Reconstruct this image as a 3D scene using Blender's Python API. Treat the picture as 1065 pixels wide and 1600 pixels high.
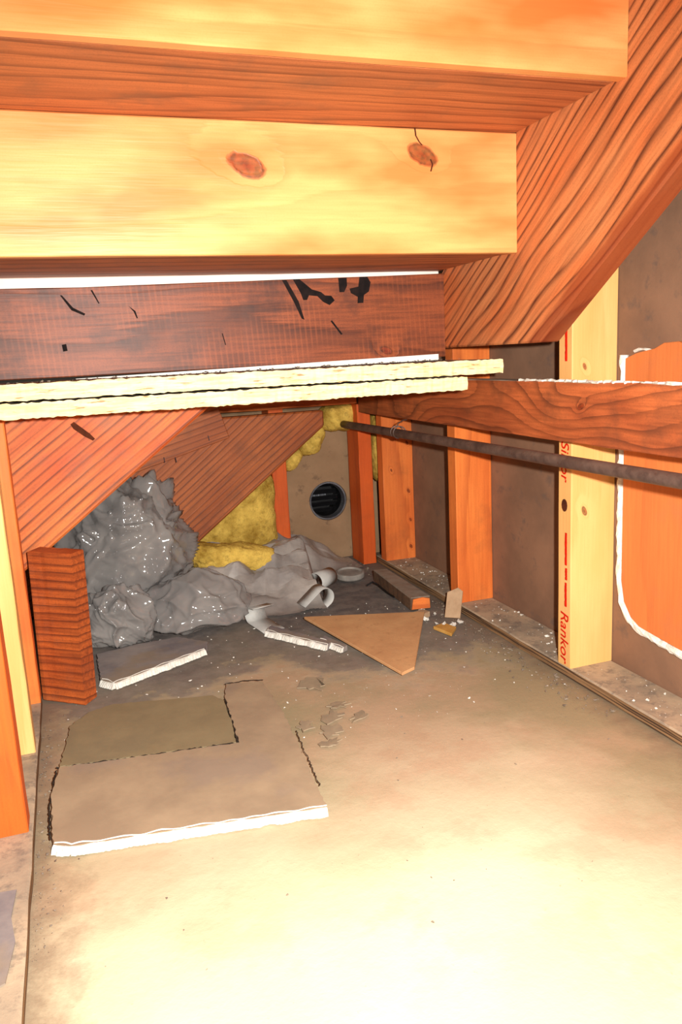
import bpy, bmesh, math, random
from mathutils import Matrix, Vector, noise as mn
random.seed(7)
for o in list(bpy.data.objects): bpy.data.objects.remove(o)
S = bpy.context.scene
C = S.collection
H = 0.575                                   # eye height above the floor; z values below are eye-relative, the builders add H

# ------------------------------------------------------------------ camera
cd = bpy.data.cameras.new('camera'); cam = bpy.data.objects.new('camera', cd); C.objects.link(cam)
cd.sensor_fit = 'VERTICAL'; cd.sensor_height = 36; cd.sensor_width = 36
cd.lens = 1228.0 / 1600 * 36; cd.clip_start = 0.01
rx = Vector((0.94231513, -0.33084641, -0.05082169))
ry = Vector((0.11176744, 0.16788092, 0.97945088))
rz = Vector((-0.31551582, -0.9286316, 0.19517459))
cam.matrix_world = Matrix(((rx.x, ry.x, rz.x, 0), (rx.y, ry.y, rz.y, 0), (rx.z, ry.z, rz.z, H), (0, 0, 0, 1)))
S.camera = cam
# ------------------------------------------------------------------ light: dim surroundings and the camera's flash
W = bpy.data.worlds.new('world'); S.world = W; W.use_nodes = True
W.node_tree.nodes['Background'].inputs[0].default_value = (1.0, 0.93, 0.85, 1)
W.node_tree.nodes['Background'].inputs[1].default_value = 0.12
ld = bpy.data.lights.new('flash', 'SPOT'); ld.energy = 136; ld.shadow_soft_size = 0.012
ld.spot_size = math.radians(118); ld.spot_blend = 1.0; ld.color = (1.0, 0.955, 0.89)
fl = bpy.data.objects.new('flash', ld); C.objects.link(fl)
fl.location = (0.085, 0.0, H + 0.03)
fl.rotation_euler = Vector((0.24, 1.0, -0.34)).to_track_quat('-Z', 'Y').to_euler()
S.view_settings.view_transform = 'Standard'; S.view_settings.look = 'None'
S.view_settings.exposure = 0.0; S.view_settings.gamma = 1.0; S.view_settings.use_curve_mapping = False

# ------------------------------------------------------------------ node helpers
def lin(c):
    return tuple(((v / 255) / 12.92 if v / 255 <= .04045 else ((v / 255 + .055) / 1.055) ** 2.4) for v in c) + (1,)
class NT:
    def __init__(s, name):
        s.m = bpy.data.materials.new(name); s.m.use_nodes = True; s.t = s.m.node_tree
        s.b = s.t.nodes['Principled BSDF']
    def n(s, typ, **kw):
        x = s.t.nodes.new(typ)
        for k, v in kw.items(): setattr(x, k, v)
        return x
    def put(s, sock, v):
        if isinstance(v, bpy.types.NodeSocket): s.t.links.new(v, sock)
        else: sock.default_value = v
    def math(s, op, a, b=0.0, c=0.0, clamp=False):
        x = s.n('ShaderNodeMath', operation=op, use_clamp=clamp)
        s.put(x.inputs[0], a); s.put(x.inputs[1], b); s.put(x.inputs[2], c)
        return x.outputs[0]
    def comb(s, a, b, c):
        x = s.n('ShaderNodeCombineXYZ')
        for i, v in enumerate((a, b, c)): s.put(x.inputs[i], v)
        return x.outputs[0]
    def noise(s, vec, scale=1.0, detail=2.0, rough=.5, dist=0.0):
        x = s.n('ShaderNodeTexNoise'); s.put(x.inputs['Vector'], vec); x.inputs['Scale'].default_value = scale
        x.inputs['Detail'].default_value = detail; x.inputs['Roughness'].default_value = rough; x.inputs['Distortion'].default_value = dist
        return x.outputs[0]
    def ramp(s, f, stops, interp='LINEAR'):
        x = s.n('ShaderNodeValToRGB'); r = x.color_ramp; r.interpolation = interp
        while len(r.elements) < len(stops): r.elements.new(.5)
        for e, (p, v) in zip(r.elements, stops):
            e.position = p; e.color = v if isinstance(v, tuple) else (v, v, v, 1)
        s.put(x.inputs[0], f); return x.outputs[0]
    def mix(s, f, a, b, mode='MIX'):
        x = s.n('ShaderNodeMix', data_type='RGBA', blend_type=mode)
        s.put(x.inputs[0], f); s.put(x.inputs[6], a); s.put(x.inputs[7], b)
        return x.outputs[2]
    def bump(s, h, strength=.3, dist=.002):
        x = s.n('ShaderNodeBump'); x.inputs['Strength'].default_value = strength; x.inputs['Distance'].default_value = dist
        s.put(x.inputs['Height'], h); s.put(s.b.inputs['Normal'], x.outputs[0])
    def coords(s):
        tc = s.n('ShaderNodeTexCoord'); sp = s.n('ShaderNodeSeparateXYZ'); s.t.links.new(tc.outputs['Object'], sp.inputs[0])
        return tc.outputs['Object'], sp.outputs[0], sp.outputs[1], sp.outputs[2]
    def rnd(s):
        return s.n('ShaderNodeObjectInfo').outputs['Random']
    def fin(s, col, rough=.6, spec=.3):
        s.put(s.b.inputs['Base Color'], col); s.put(s.b.inputs['Roughness'], rough); s.b.inputs['Specular IOR Level'].default_value = spec
        return s.m

def wood(name, light, dark, tint=None, A=9.0, B=25.0, sx=.9, sy=5.0, contrast=.8, fib=.25, dirt=0.0, dirtcol=(95, 80, 70),
         knots=(), rough=.55, sharp=.92, mott=.6, saw=0.0, spec=.3, band=None, topdust=None):
    t = NT(name); co, x, y, z = t.coords(); r = t.math('MULTIPLY', t.rnd(), 37.0)
    v = t.comb(t.math('MULTIPLY_ADD', x, sx, r), t.math('MULTIPLY', y, sy), t.math('MULTIPLY', z, sy))
    f = t.math('ADD', t.math('MULTIPLY', t.noise(v, 1, 1.5, .45), A), t.math('MULTIPLY', y, B))
    fine = t.noise(t.comb(t.math('MULTIPLY_ADD', x, 9, r), t.math('MULTIPLY', y, 170), t.math('MULTIPLY', z, 170)), 1, 2, .6)
    f = t.math('ADD', f, t.math('MULTIPLY', fine, .22))
    km = None
    for (kx, ky, kr) in knots:
        dx = t.math('MULTIPLY', t.math('SUBTRACT', x, kx), .75); dy = t.math('SUBTRACT', y, ky)
        dx = t.math('ADD', dx, t.math('MULTIPLY', dy, .45))
        d = t.math('SQRT', t.math('ADD', t.math('MULTIPLY', dx, dx), t.math('MULTIPLY', dy, dy)))
        d = t.math('MULTIPLY_ADD', t.noise(co, 60, 2), kr * .5, t.math('SUBTRACT', d, kr * .25))
        g = t.math('EXPONENT', t.math('MULTIPLY', t.math('POWER', t.math('DIVIDE', t.math('ABSOLUTE', d), kr * 1.7), 2), -1.0))
        f = t.math('MULTIPLY_ADD', g, 1.6, f)
        k = t.ramp(t.math('DIVIDE', d, kr), [(0, 1.0), (.55, .75), (.8, .9), (1.0, .25), (1.0, 0.0)])
        km = k if km is None else t.math('MAXIMUM', km, k)
    ln = t.ramp(t.math('FRACT', f), [(0, 0.0), (.58, .04), (sharp * .86, .6), (sharp, 1.0), (sharp + (1 - sharp) * .6, .25), (1.0, 0.0)])
    ln = t.math('MULTIPLY', ln, t.ramp(t.noise(t.comb(t.math('MULTIPLY_ADD', x, 4, r), t.math('MULTIPLY', y, 16), z), 1.3, 3), [(.3, .45), (.55, 1.0)]))
    base = light
    if tint is not None:
        base = t.mix(t.math('MULTIPLY', t.ramp(t.noise(t.comb(t.math('MULTIPLY_ADD', x, 3, r), t.math('MULTIPLY', y, 9), z), 1.6, 3), [(.38, 0.0), (.66, 1.0)]), mott), light, tint)
    col = t.mix(t.math('MULTIPLY', ln, contrast), base, dark)
    col = t.mix(t.math('MULTIPLY', t.ramp(fine, [(.35, 1.0), (.6, 0.0)]), fib), col, dark)
    col = t.mix(t.math('MULTIPLY', t.ramp(t.noise(co, 420, 3, .7), [(.5, 0.0), (.68, 1.0)]), fib * .8), col, dark)
    if km is not None: col = t.mix(t.math('MULTIPLY', km, .9), col, t.mix(t.ramp(t.noise(co, 130, 3), [(.4, 0.0), (.6, 1.0)]), lin((58, 17, 9)), lin((126, 42, 17))))
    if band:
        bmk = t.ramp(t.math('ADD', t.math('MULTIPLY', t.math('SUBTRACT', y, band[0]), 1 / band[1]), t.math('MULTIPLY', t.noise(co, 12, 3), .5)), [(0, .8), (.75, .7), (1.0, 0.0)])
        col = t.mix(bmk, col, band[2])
    if saw:
        w = t.math('SINE', t.math('MULTIPLY', t.math('ADD', x, t.math('MULTIPLY', y, .05)), 640.0))
        wm = t.math('MULTIPLY', t.ramp(w, [(.2, 0.0), (.9, 1.0)]), t.ramp(t.noise(co, 9, 2), [(.4, 0.0), (.62, saw)]))
        col = t.mix(wm, col, lin((190, 100, 56)))
    if dirt:
        dm = t.ramp(t.noise(t.comb(t.math('ADD', x, r), y, z), 11, 5, .65), [(.52, 0.0), (.75, dirt)])
        col = t.mix(dm, col, lin(dirtcol))
    if topdust:
        g = t.n('ShaderNodeNewGeometry'); sp = t.n('ShaderNodeSeparateXYZ'); t.t.links.new(g.outputs['Normal'], sp.inputs[0])
        tm = t.math('MULTIPLY', t.ramp(sp.outputs[2], [(.5, 0.0), (.8, 1.0)]), t.ramp(t.noise(co, 40, 4), [(.3, .55), (.6, 1.0)]))
        col = t.mix(tm, col, lin(topdust))
    t.bump(t.math('ADD', ln, fine), .25, .0012)
    return t.fin(col, rough, spec)

def plain(name, c1, c2, scale=20, rough=.8, spec=.2, c3=None, bump=.3, metal=0.0, bd=.002):
    t = NT(name); co, x, y, z = t.coords()
    n1 = t.noise(co, scale, 5, .6)
    col = t.mix(t.ramp(n1, [(.35, 0.0), (.68, 1.0)]), lin(c1), lin(c2))
    if c3: col = t.mix(t.ramp(t.noise(co, scale * 3.1, 4, .7), [(.58, 0.0), (.72, .8)]), col, lin(c3))
    if bump: t.bump(t.noise(co, scale * 6, 4, .7), bump, bd)
    t.b.inputs['Metallic'].default_value = metal
    return t.fin(col, rough, spec)

M = {}
OR, ORD = (.80, .25, .065, 1), (.22, .055, .018, 1)
M['riser_a'] = wood('riser pine upper', (.85, .44, .15, 1), (.62, .20, .05, 1), (.78, .22, .05, 1), A=5, B=9, contrast=.4, fib=.18, mott=1.0, rough=.42, spec=.4)
M['riser_b'] = wood('riser pine knotty', (.85, .46, .16, 1), (.64, .22, .06, 1), (.78, .245, .065, 1), A=4, B=10, contrast=.35, fib=.18, mott=1.0, knots=((.031, .030, .019), (.298, .052, .017)), rough=.42, spec=.4)
M['riser_c'] = wood('riser dark sawn', (.32, .078, .024, 1), (.06, .016, .008, 1), (.20, .044, .015, 1), A=8, B=16, contrast=.75, fib=.5, dirt=.8, dirtcol=(50, 32, 28), saw=.2, rough=.5, spec=.4, knots=((.335, -.055, .007),))
M['tread'] = wood('tread fir', (.60, .20, .07, 1), (.17, .045, .018, 1), (.46, .15, .06, 1), A=6, B=34, contrast=.85, fib=.35, dirt=.6, dirtcol=(110, 82, 66))
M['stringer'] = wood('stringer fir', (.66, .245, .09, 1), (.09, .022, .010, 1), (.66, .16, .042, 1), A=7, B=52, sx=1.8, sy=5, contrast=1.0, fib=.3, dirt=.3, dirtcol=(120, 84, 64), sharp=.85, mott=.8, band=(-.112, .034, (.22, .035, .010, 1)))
M['stringer2'] = wood('lower stringer fir', (.70, .185, .042, 1), (.09, .018, .008, 1), (.60, .095, .016, 1), A=3, B=66, sx=1.1, sy=3, contrast=.9, fib=.3, dirt=.55, dirtcol=(140, 92, 72), sharp=.85, mott=1.0)
M['stringer3'] = wood('far stringer fir', (.46, .13, .035, 1), (.12, .03, .012, 1), (.34, .085, .022, 1), A=3, B=75, sx=1.1, sy=3, contrast=.8, fib=.35, dirt=.6, dirtcol=(96, 62, 44), sharp=.85, mott=1.0)
M['stud'] = wood('stud orange', (.86, .235, .048, 1), (.46, .09, .02, 1), (.74, .165, .032, 1), A=5, B=18, contrast=.55, fib=.25, mott=.9, dirt=.4, dirtcol=(120, 72, 44))
M['studknot'] = wood('stud orange knotty', (.86, .235, .048, 1), (.46, .09, .02, 1), (.74, .165, .032, 1), A=5, B=18, contrast=.55, fib=.25, mott=.9, dirt=.4, dirtcol=(120, 72, 44), knots=((-.06, .028, .0045), (-.19, .028, .005), (-.27, .031, .004), (-.345, .030, .005), (-.13, -.02, .003)))
M['studred'] = wood('stud red-orange', (.70, .125, .017, 1), (.42, .06, .01, 1), (.6, .095, .014, 1), A=5, B=18, contrast=.45, fib=.25, mott=.8, dirt=.25, dirtcol=(120, 66, 36))
M['studlight'] = wood('stud pale', (.86, .53, .20, 1), (.76, .34, .09, 1), (.80, .40, .12, 1), A=4, B=14, contrast=.4, fib=.12, knots=((-.36, -.018, .006), (-.12, -.02, .004), (.148, -.012, .005), (.05, .012, .003), (.148, .026, .004)), rough=.4, spec=.45)
M['ledger'] = wood('ledger fir', (.58, .15, .045, 1), (.10, .027, .012, 1), (.36, .08, .027, 1), A=13, B=30, sx=2.2, sy=5, contrast=.7, fib=.35, dirt=.65, dirtcol=(92, 58, 42), sharp=.95, mott=1.0, knots=((-.37, .01, .006), (.25, .01, .006)), topdust=(190, 178, 160))
M['post'] = wood('post rough', (.56, .125, .026, 1), (.09, .02, .010, 1), (.36, .07, .018, 1), A=5, B=75, sx=1.4, sy=4, contrast=.85, fib=.45, dirt=.3, mott=.9)
M['oldwood'] = wood('old grey wood', lin((120, 92, 70)), lin((60, 45, 36)), lin((100, 74, 56)), A=7, B=30, contrast=.6, fib=.4, dirt=.9, dirtcol=(104, 98, 90), topdust=(150, 142, 130))

def osb_mat():
    t = NT('strand board edge'); co, x, y, z = t.coords()
    v = t.comb(t.math('MULTIPLY', x, 14), t.math('MULTIPLY', y, 60), t.math('MULTIPLY', z, 170))
    n1 = t.noise(v, 1, 4, .65); n2 = t.noise(t.comb(t.math('MULTIPLY', x, 30), t.math('MULTIPLY', y, 30), t.math('MULTIPLY', z, 240)), 1, 3, .6)
    col = t.mix(t.ramp(n1, [(.38, 0.0), (.6, 1.0)]), (.84, .60, .27, 1), (.88, .75, .45, 1))
    col = t.mix(t.ramp(n2, [(.60, 0.0), (.68, .75)]), col, lin((120, 72, 34)))
    up = t.n('ShaderNodeNewGeometry'); sp = t.n('ShaderNodeSeparateXYZ'); t.t.links.new(up.outputs['Normal'], sp.inputs[0])
    col = t.mix(t.ramp(sp.outputs[2], [(.55, 0.0), (.8, .9)]), col, lin((112, 104, 98)))     # settled dust on the top face
    t.bump(n2, .6, .002)
    return t.fin(col, .7)
M['osb'] = osb_mat()
M['white'] = plain('white paint', (225, 222, 214), (243, 241, 234), 9, .6, .3)
M['gypsum'] = plain('gypsum', (228, 226, 214), (246, 245, 238), 60, .9, .1, bump=.8)
M['vent_board'] = plain('brown wallboard paper', (142, 114, 86), (160, 130, 100), 9, .85, .15, c3=(112, 90, 72))
M['wall_board'] = plain('dark wallboard paper', (124, 95, 76), (148, 112, 88), 7, .85, .15, c3=(108, 90, 80))
M['patch'] = wood('orange plywood', (.74, .22, .06, 1), (.5, .13, .04, 1), (.66, .18, .05, 1), A=4, B=10, sx=1.5, sy=6, contrast=.3, fib=.25, dirt=.25, dirtcol=(150, 110, 90))
M['bark'] = plain('bark', (92, 46, 28), (66, 34, 22), 60, .9, .1)
M['iron'] = plain('rusty iron', (84, 66, 60), (120, 98, 88), 40, .5, .5, c3=(84, 46, 32), metal=.35)
M['black'] = plain('black plastic', (14, 14, 16), (24, 24, 27), 30, .45, .4)
M['duct'] = plain('dull duct metal', (88, 90, 98), (128, 130, 136), 25, .4, .5, metal=.5)
M['ink'] = plain('black ink', (22, 18, 18), (40, 30, 28), 60, .8, .1, bump=0)
M['red'] = plain('red ink', (214, 34, 12), (190, 30, 14), 60, .7, .1, bump=0)
M['paper'] = plain('grey paper', (176, 176, 172), (204, 204, 200), 16, .55, .3)
M['lid'] = plain('dusty grey lid', (128, 122, 116), (156, 150, 142), 30, .8, .2)
M['card'] = plain('brown fibreboard', (196, 148, 104), (212, 166, 118), 14, .85, .15, c3=(176, 128, 88))
M['chipwood'] = plain('chip wood', (190, 160, 128), (168, 138, 108), 40, .8, .15)
M['yellowchip'] = plain('amber chip', (196, 146, 72), (214, 166, 92), 40, .8, .15)

def insul():
    t = NT('fibreglass'); co, x, y, z = t.coords()
    n1 = t.noise(co, 14, 6, .7); n2 = t.noise(co, 70, 5, .7)
    col = t.mix(t.ramp(n1, [(.36, 0.0), (.62, 1.0)]), lin((150, 116, 44)), lin((232, 196, 96)))
    col = t.mix(t.ramp(n2, [(.56, 0.0), (.74, .6)]), col, lin((120, 100, 58)))
    t.bump(n2, 1.0, .006); t.b.inputs['Subsurface Weight'].default_value = 0.0
    return t.fin(col, .95, .05)
M['insul'] = insul()

def plastic():
    t = NT('polythene film'); co, x, y, z = t.coords()
    n = t.noise(co, 7, 4, .6)
    col = t.mix(t.ramp(n, [(.35, 0.0), (.65, 1.0)]), lin((132, 129, 128)), lin((166, 162, 158)))
    t.fin(col, .10, 1.0)
    tr = t.n('ShaderNodeBsdfTransparent'); tr.inputs[0].default_value = (.85, .85, .87, 1)
    mx = t.n('ShaderNodeMixShader'); mx.inputs[0].default_value = .60
    t.t.links.new(tr.outputs[0], mx.inputs[1]); t.t.links.new(t.b.outputs[0], mx.inputs[2])
    t.t.links.new(mx.outputs[0], t.t.nodes['Material Output'].inputs[0])
    return t.m
M['plastic'] = plastic()
def dusty_plastic():
    t = NT('dusty polythene'); co, x, y, z = t.coords()
    n = t.noise(co, 9, 5, .65)
    col = t.mix(t.ramp(n, [(.35, 0.0), (.65, 1.0)]), lin((130, 123, 119)), lin((170, 162, 155)))
    t.bump(t.noise(co, 30, 2, .5), .15, .003)
    return t.fin(col, t.ramp(n, [(.42, .62), (.6, .26)]), .45)
M['dusty'] = dusty_plastic()

def floor_mat():
    t = NT('dusty floor sheet'); co, x, y, z = t.coords()          # object origin at world origin
    n1 = t.noise(co, 3.2, 5, .6); n2 = t.noise(co, 26, 6, .7); n3 = t.noise(co, 120, 4, .7); n4 = t.noise(co, 8, 4, .6)
    col = t.mix(t.ramp(n1, [(.36, 0.0), (.62, 1.0)]), lin((202, 187, 154)), lin((214, 201, 170)))
    col = t.mix(t.ramp(n4, [(.54, 0.0), (.6, .5)]), col, lin((214, 180, 150)))
    # grey dust that has settled toward the far end, its rim wandering
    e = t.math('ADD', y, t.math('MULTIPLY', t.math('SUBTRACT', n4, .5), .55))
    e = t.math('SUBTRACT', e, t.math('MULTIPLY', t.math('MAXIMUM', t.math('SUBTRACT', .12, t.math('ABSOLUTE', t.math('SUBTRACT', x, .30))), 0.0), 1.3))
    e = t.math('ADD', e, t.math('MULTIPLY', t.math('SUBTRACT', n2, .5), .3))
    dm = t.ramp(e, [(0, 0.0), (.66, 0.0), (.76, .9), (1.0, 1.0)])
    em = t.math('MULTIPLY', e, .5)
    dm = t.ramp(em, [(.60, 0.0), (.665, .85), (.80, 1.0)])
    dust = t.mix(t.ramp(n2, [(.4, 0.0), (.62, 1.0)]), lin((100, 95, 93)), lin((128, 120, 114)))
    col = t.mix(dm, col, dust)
    # thin brown dust and painted flash falloff, before the grey and along the right
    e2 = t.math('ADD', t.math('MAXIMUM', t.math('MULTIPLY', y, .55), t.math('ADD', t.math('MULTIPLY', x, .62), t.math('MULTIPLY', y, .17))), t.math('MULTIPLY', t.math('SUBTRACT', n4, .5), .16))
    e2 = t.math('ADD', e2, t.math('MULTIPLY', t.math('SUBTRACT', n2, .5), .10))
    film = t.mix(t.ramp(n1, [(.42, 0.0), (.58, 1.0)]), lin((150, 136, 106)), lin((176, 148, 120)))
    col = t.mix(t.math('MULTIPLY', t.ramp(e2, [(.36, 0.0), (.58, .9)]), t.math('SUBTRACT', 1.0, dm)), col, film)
    # dirt along the two side plates
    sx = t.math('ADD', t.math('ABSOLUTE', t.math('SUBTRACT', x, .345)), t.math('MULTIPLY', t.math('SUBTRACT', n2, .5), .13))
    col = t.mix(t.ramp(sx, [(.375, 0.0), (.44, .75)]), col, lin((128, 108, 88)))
    col = t.mix(t.ramp(n3, [(.66, 0.0), (.74, .4)]), col, lin((140, 122, 100)))
    t.bump(t.math('ADD', n2, n3), .35, .0015)
    return t.fin(col, .8, .2)
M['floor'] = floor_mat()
def sheet_mat(name, c1, c2, c3, dust=.6):
    t = NT(name); co, x, y, z = t.coords()
    n1 = t.noise(co, 9, 5, .65); n2 = t.noise(co, 30, 6, .7)
    col = t.mix(t.ramp(n1, [(.38, 0.0), (.62, 1.0)]), lin(c1), lin(c2))
    col = t.mix(t.ramp(t.noise(co, 5.5, 4, .6), [(.52, 0.0), (.6, dust)]), col, lin(c3))
    t.bump(n2, .35, .0015)
    return t.fin(col, .85, .15)
M['dryA'] = sheet_mat('sheet paper beige', (150, 131, 108), (166, 146, 120), (144, 128, 114))
M['dryB'] = sheet_mat('sheet paper olive', (134, 120, 92), (144, 130, 100), (128, 116, 92))
M['dryC'] = sheet_mat('sheet paper dust grey', (122, 116, 118), (152, 143, 138), (150, 132, 108))
def plate_mat():
    t = NT('dusty plate'); co, x, y, z = t.coords()
    n1 = t.noise(co, 9, 5, .65); n2 = t.noise(co, 40, 5, .7)
    top = t.mix(t.ramp(n1, [(.4, 0.0), (.62, 1.0)]), lin((150, 136, 118)), lin((184, 164, 138)))
    top = t.mix(t.ramp(n2, [(.5, 0.0), (.62, .6)]), top, lin((112, 104, 96)))
    side = t.mix(t.ramp(t.noise(t.comb(t.math('MULTIPLY', x, 6), t.math('MULTIPLY', y, 6), t.math('MULTIPLY', z, 420)), 1, 2), [(.44, 0.0), (.56, 1.0)]), lin((76, 58, 44)), lin((150, 116, 82)))
    g = t.n('ShaderNodeNewGeometry'); sp = t.n('ShaderNodeSeparateXYZ'); t.t.links.new(g.outputs['Normal'], sp.inputs[0])
    col = t.mix(t.ramp(sp.outputs[2], [(.5, 0.0), (.8, 1.0)]), side, top)
    t.bump(n2, .5, .002)
    return t.fin(col, .85, .15)
M['plate'] = plate_mat()
M['rubble'] = plain('plate rubble', (150, 136, 118), (110, 100, 92), 60, .9, .1, bump=.6)

# ------------------------------------------------------------------ object helpers
WM = {}
def link(name, me, mat, mw=None, parent=None, smooth=False):
    o = bpy.data.objects.new(name, me); C.objects.link(o)
    if mat is not None: me.materials.append(mat)
    if smooth:
        for p in me.polygons: p.use_smooth = True
    place(o, mw or Matrix(), parent); return o
def place(o, mw, parent=None):
    WM[o.name] = mw.copy()
    if parent is not None:
        o.parent = parent; o.matrix_basis = WM[parent.name].inverted() @ mw
    else: o.matrix_basis = mw
def tag(o, label=None, cat=None, group=None, kind=None):
    if label: o['label'] = label
    if cat: o['category'] = cat
    if group: o['group'] = group
    if kind: o['kind'] = kind
    return o
def empty(name, loc, label=None, cat=None, group=None):
    o = bpy.data.objects.new(name, None); o.empty_display_size = .05; C.objects.link(o)
    place(o, Matrix.Translation(loc)); tag(o, label, cat, group); return o
def me_from(name, vs, fs):
    me = bpy.data.meshes.new(name); me.from_pydata([tuple(v) for v in vs], [], fs); me.update()
    bm = bmesh.new(); bm.from_mesh(me); bmesh.ops.recalc_face_normals(bm, faces=bm.faces); bm.to_mesh(me); bm.free()
    return me
def frame(center, xd, yd):
    x = Vector(xd).normalized(); y = Vector(yd); y = (y - x * y.dot(x)).normalized(); z = x.cross(y)
    c = Vector(center)
    return Matrix(((x.x, y.x, z.x, c.x), (x.y, y.y, z.y, c.y), (x.z, y.z, z.z, c.z), (0, 0, 0, 1)))
def board_mesh(name, L, Wd, T, bev=.0015, n=14, jit=.0006, seed=0):
    rs = random.Random(seed); vs = []; fs = []
    a, b = Wd / 2, T / 2
    prof = [(-a + bev, -b), (a - bev, -b), (a, -b + bev), (a, b - bev), (a - bev, b), (-a + bev, b), (-a, b - bev), (-a, -b + bev)]
    for i in range(n + 1):
        x = -L / 2 + L * i / n
        for (y, z) in prof:
            vs.append((x, y + rs.uniform(-jit, jit), z + rs.uniform(-jit, jit)))
    for i in range(n):
        for k in range(8):
            fs.append((i * 8 + k, i * 8 + (k + 1) % 8, (i + 1) * 8 + (k + 1) % 8, (i + 1) * 8 + k))
    fs.append(tuple(range(8))); fs.append(tuple(n * 8 + k for k in range(8)))
    return me_from(name, vs, fs)
def box(name, lo, hi, mat, parent=None, along='x', face='y', **kw):
    """a board given by world extents (eye z); local x runs along it, local y across its wide face"""
    lo = Vector(lo); hi = Vector(hi); lo.z += H; hi.z += H
    c = (lo + hi) / 2; d = hi - lo
    ax = {'x': 0, 'y': 1, 'z': 2}; e = [Vector((1, 0, 0)), Vector((0, 1, 0)), Vector((0, 0, 1))]
    i, j = ax[along], ax[face]; k = 3 - i - j
    return link(name, board_mesh(name, d[i], d[j], d[k], seed=hash(name) % 97 + int(abs(c.y) * 100), **kw), mat, frame(c, e[i], e[j]), parent)
def prism(name, poly, thick, mw, mat, parent=None, bev=.0015):
    """polygon in local xy, extruded from local z=0 to thick"""
    n = len(poly); vs = [(x, y, 0) for x, y in poly] + [(x, y, thick) for x, y in poly]
    fs = [tuple(range(n)), tuple(range(n, 2 * n))] + [(i, (i + 1) % n, n + (i + 1) % n, n + i) for i in range(n)]
    me = me_from(name, vs, fs)
    if bev:
        bm = bmesh.new(); bm.from_mesh(me)
        bmesh.ops.bevel(bm, geom=list(bm.edges), offset=bev, segments=1, affect='EDGES'); bm.to_mesh(me); bm.free()
    return link(name, me, mat, mw, parent)
def rot_poly(pts, org, ang):
    c, s = math.cos(ang), math.sin(ang)
    return [((u - org[0]) * c + (v - org[1]) * s, -(u - org[0]) * s + (v - org[1]) * c) for u, v in pts]
def tube_mesh(name, pts, r, seg=12, jit=0.0, seed=1):
    rs = random.Random(seed); vs = []; fs = []; pts = [Vector(p) for p in pts]; n = len(pts)
    up = None
    for i, p in enumerate(pts):
        t = (pts[min(i + 1, n - 1)] - pts[max(i - 1, 0)]).normalized()
        if up is None: up = t.orthogonal().normalized()
        up = (up - t * up.dot(t)).normalized(); s = t.cross(up)
        for k in range(seg):
            a = 2 * math.pi * k / seg; rr = r * (1 + rs.uniform(-jit, jit))
            vs.append(p + (up * math.cos(a) + s * math.sin(a)) * rr)
    for i in range(n - 1):
        for k in range(seg): fs.append((i * seg + k, i * seg + (k + 1) % seg, (i + 1) * seg + (k + 1) % seg, (i + 1) * seg + k))
    fs.append(tuple(range(seg))); fs.append(tuple((n - 1) * seg + k for k in range(seg)))
    return me_from(name, vs, fs)

# ================================================================== the setting
FL = -H
def sheet_floor():
    nx, ny = 60, 100; x0, x1, y0, y1 = -.95, .90, -.6, 2.14; vs = []; fs = []
    for j in range(ny + 1):
        for i in range(nx + 1):
            x = x0 + (x1 - x0) * i / nx; y = y0 + (y1 - y0) * j / ny
            k = max(0, min(1, (y - 1.0) / .5))
            vs.append((x, y, -.0005 - abs(mn.noise(Vector((x * 9, y * 9, 3)))) * .003 * k))
    for j in range(ny):
        for i in range(nx):
            a = j * (nx + 1) + i; fs.append((a, a + 1, a + nx + 2, a + nx + 1))
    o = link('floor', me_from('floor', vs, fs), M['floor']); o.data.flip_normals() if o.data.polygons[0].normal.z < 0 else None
    tag(o, 'dusty beige floor sheeting, grey with dirt toward the far end', kind='structure')
    return o
floor = sheet_floor()

# right wall: dark board behind the studs, with an orange plywood patch bedded in white plaster
wr = box('wall_right', (.866, -.6, FL), (.880, 2.14, .75), M['wall_board'], along='y', face='z', bev=0.0005)
tag(wr, 'brown paper-faced wallboard behind the right-hand studs', kind='structure')
pp = [(1.066, -.028), (1.066, -.40), (1.058, -.435), (1.04, -.458), (1.02, -.468), (.93, -.476), (.70, -.484), (.2, -.49), (.2, -.02), (.80, -.022), (.88, -.012), (.92, -.016), (.95, -.005), (.98, -.006), (1.0, -.014), (1.04, -.02)]
def patch_panel():
    ang = math.pi / 2
    # local x = world z, local y = world y
    poly = [(z + .25, y - .6) for y, z in pp]
    mw = Matrix(((0, 0, 1, .8585), (0, 1, 0, .6), (1, 0, 0, H - .25), (0, 0, 0, 1)))
    return prism('patch_panel', poly, .0075, mw, M['patch'], wr, .0008)
patch = patch_panel(); patch['label'] = 'orange plywood patch'
bp = []
path = [(1.073, -.022), (1.073, -.10), (1.073, -.2), (1.073, -.3), (1.073, -.40), (1.066, -.438), (1.045, -.464), (1.02, -.474), (.98, -.479), (.93, -.483), (.85, -.488), (.70, -.492), (.4, -.497)]
for (a, b), (c, d) in zip(path, path[1:]):
    k = max(1, int(math.hypot(c - a, d - b) / .008))
    for i in range(k): bp.append((.862, a + (c - a) * i / k + random.uniform(-.0008, .0008), H + b + (d - b) * i / k + random.uniform(-.0008, .0008)))
bead = link('plaster_bead', tube_mesh('plaster_bead', bp, .0065, 8, .22), M['gypsum'], None, wr); bead['label'] = 'white plaster bead'
tp = [(.862, 1.05 - i * .012, H - .017 + mn.noise(Vector((i * .3, 0, 0))) * .006) for i in range(24)]
link('plaster_crumb_line', tube_mesh('plaster_crumb_line', tp, .0018, 6, .6), M['gypsum'], None, wr)

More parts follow.
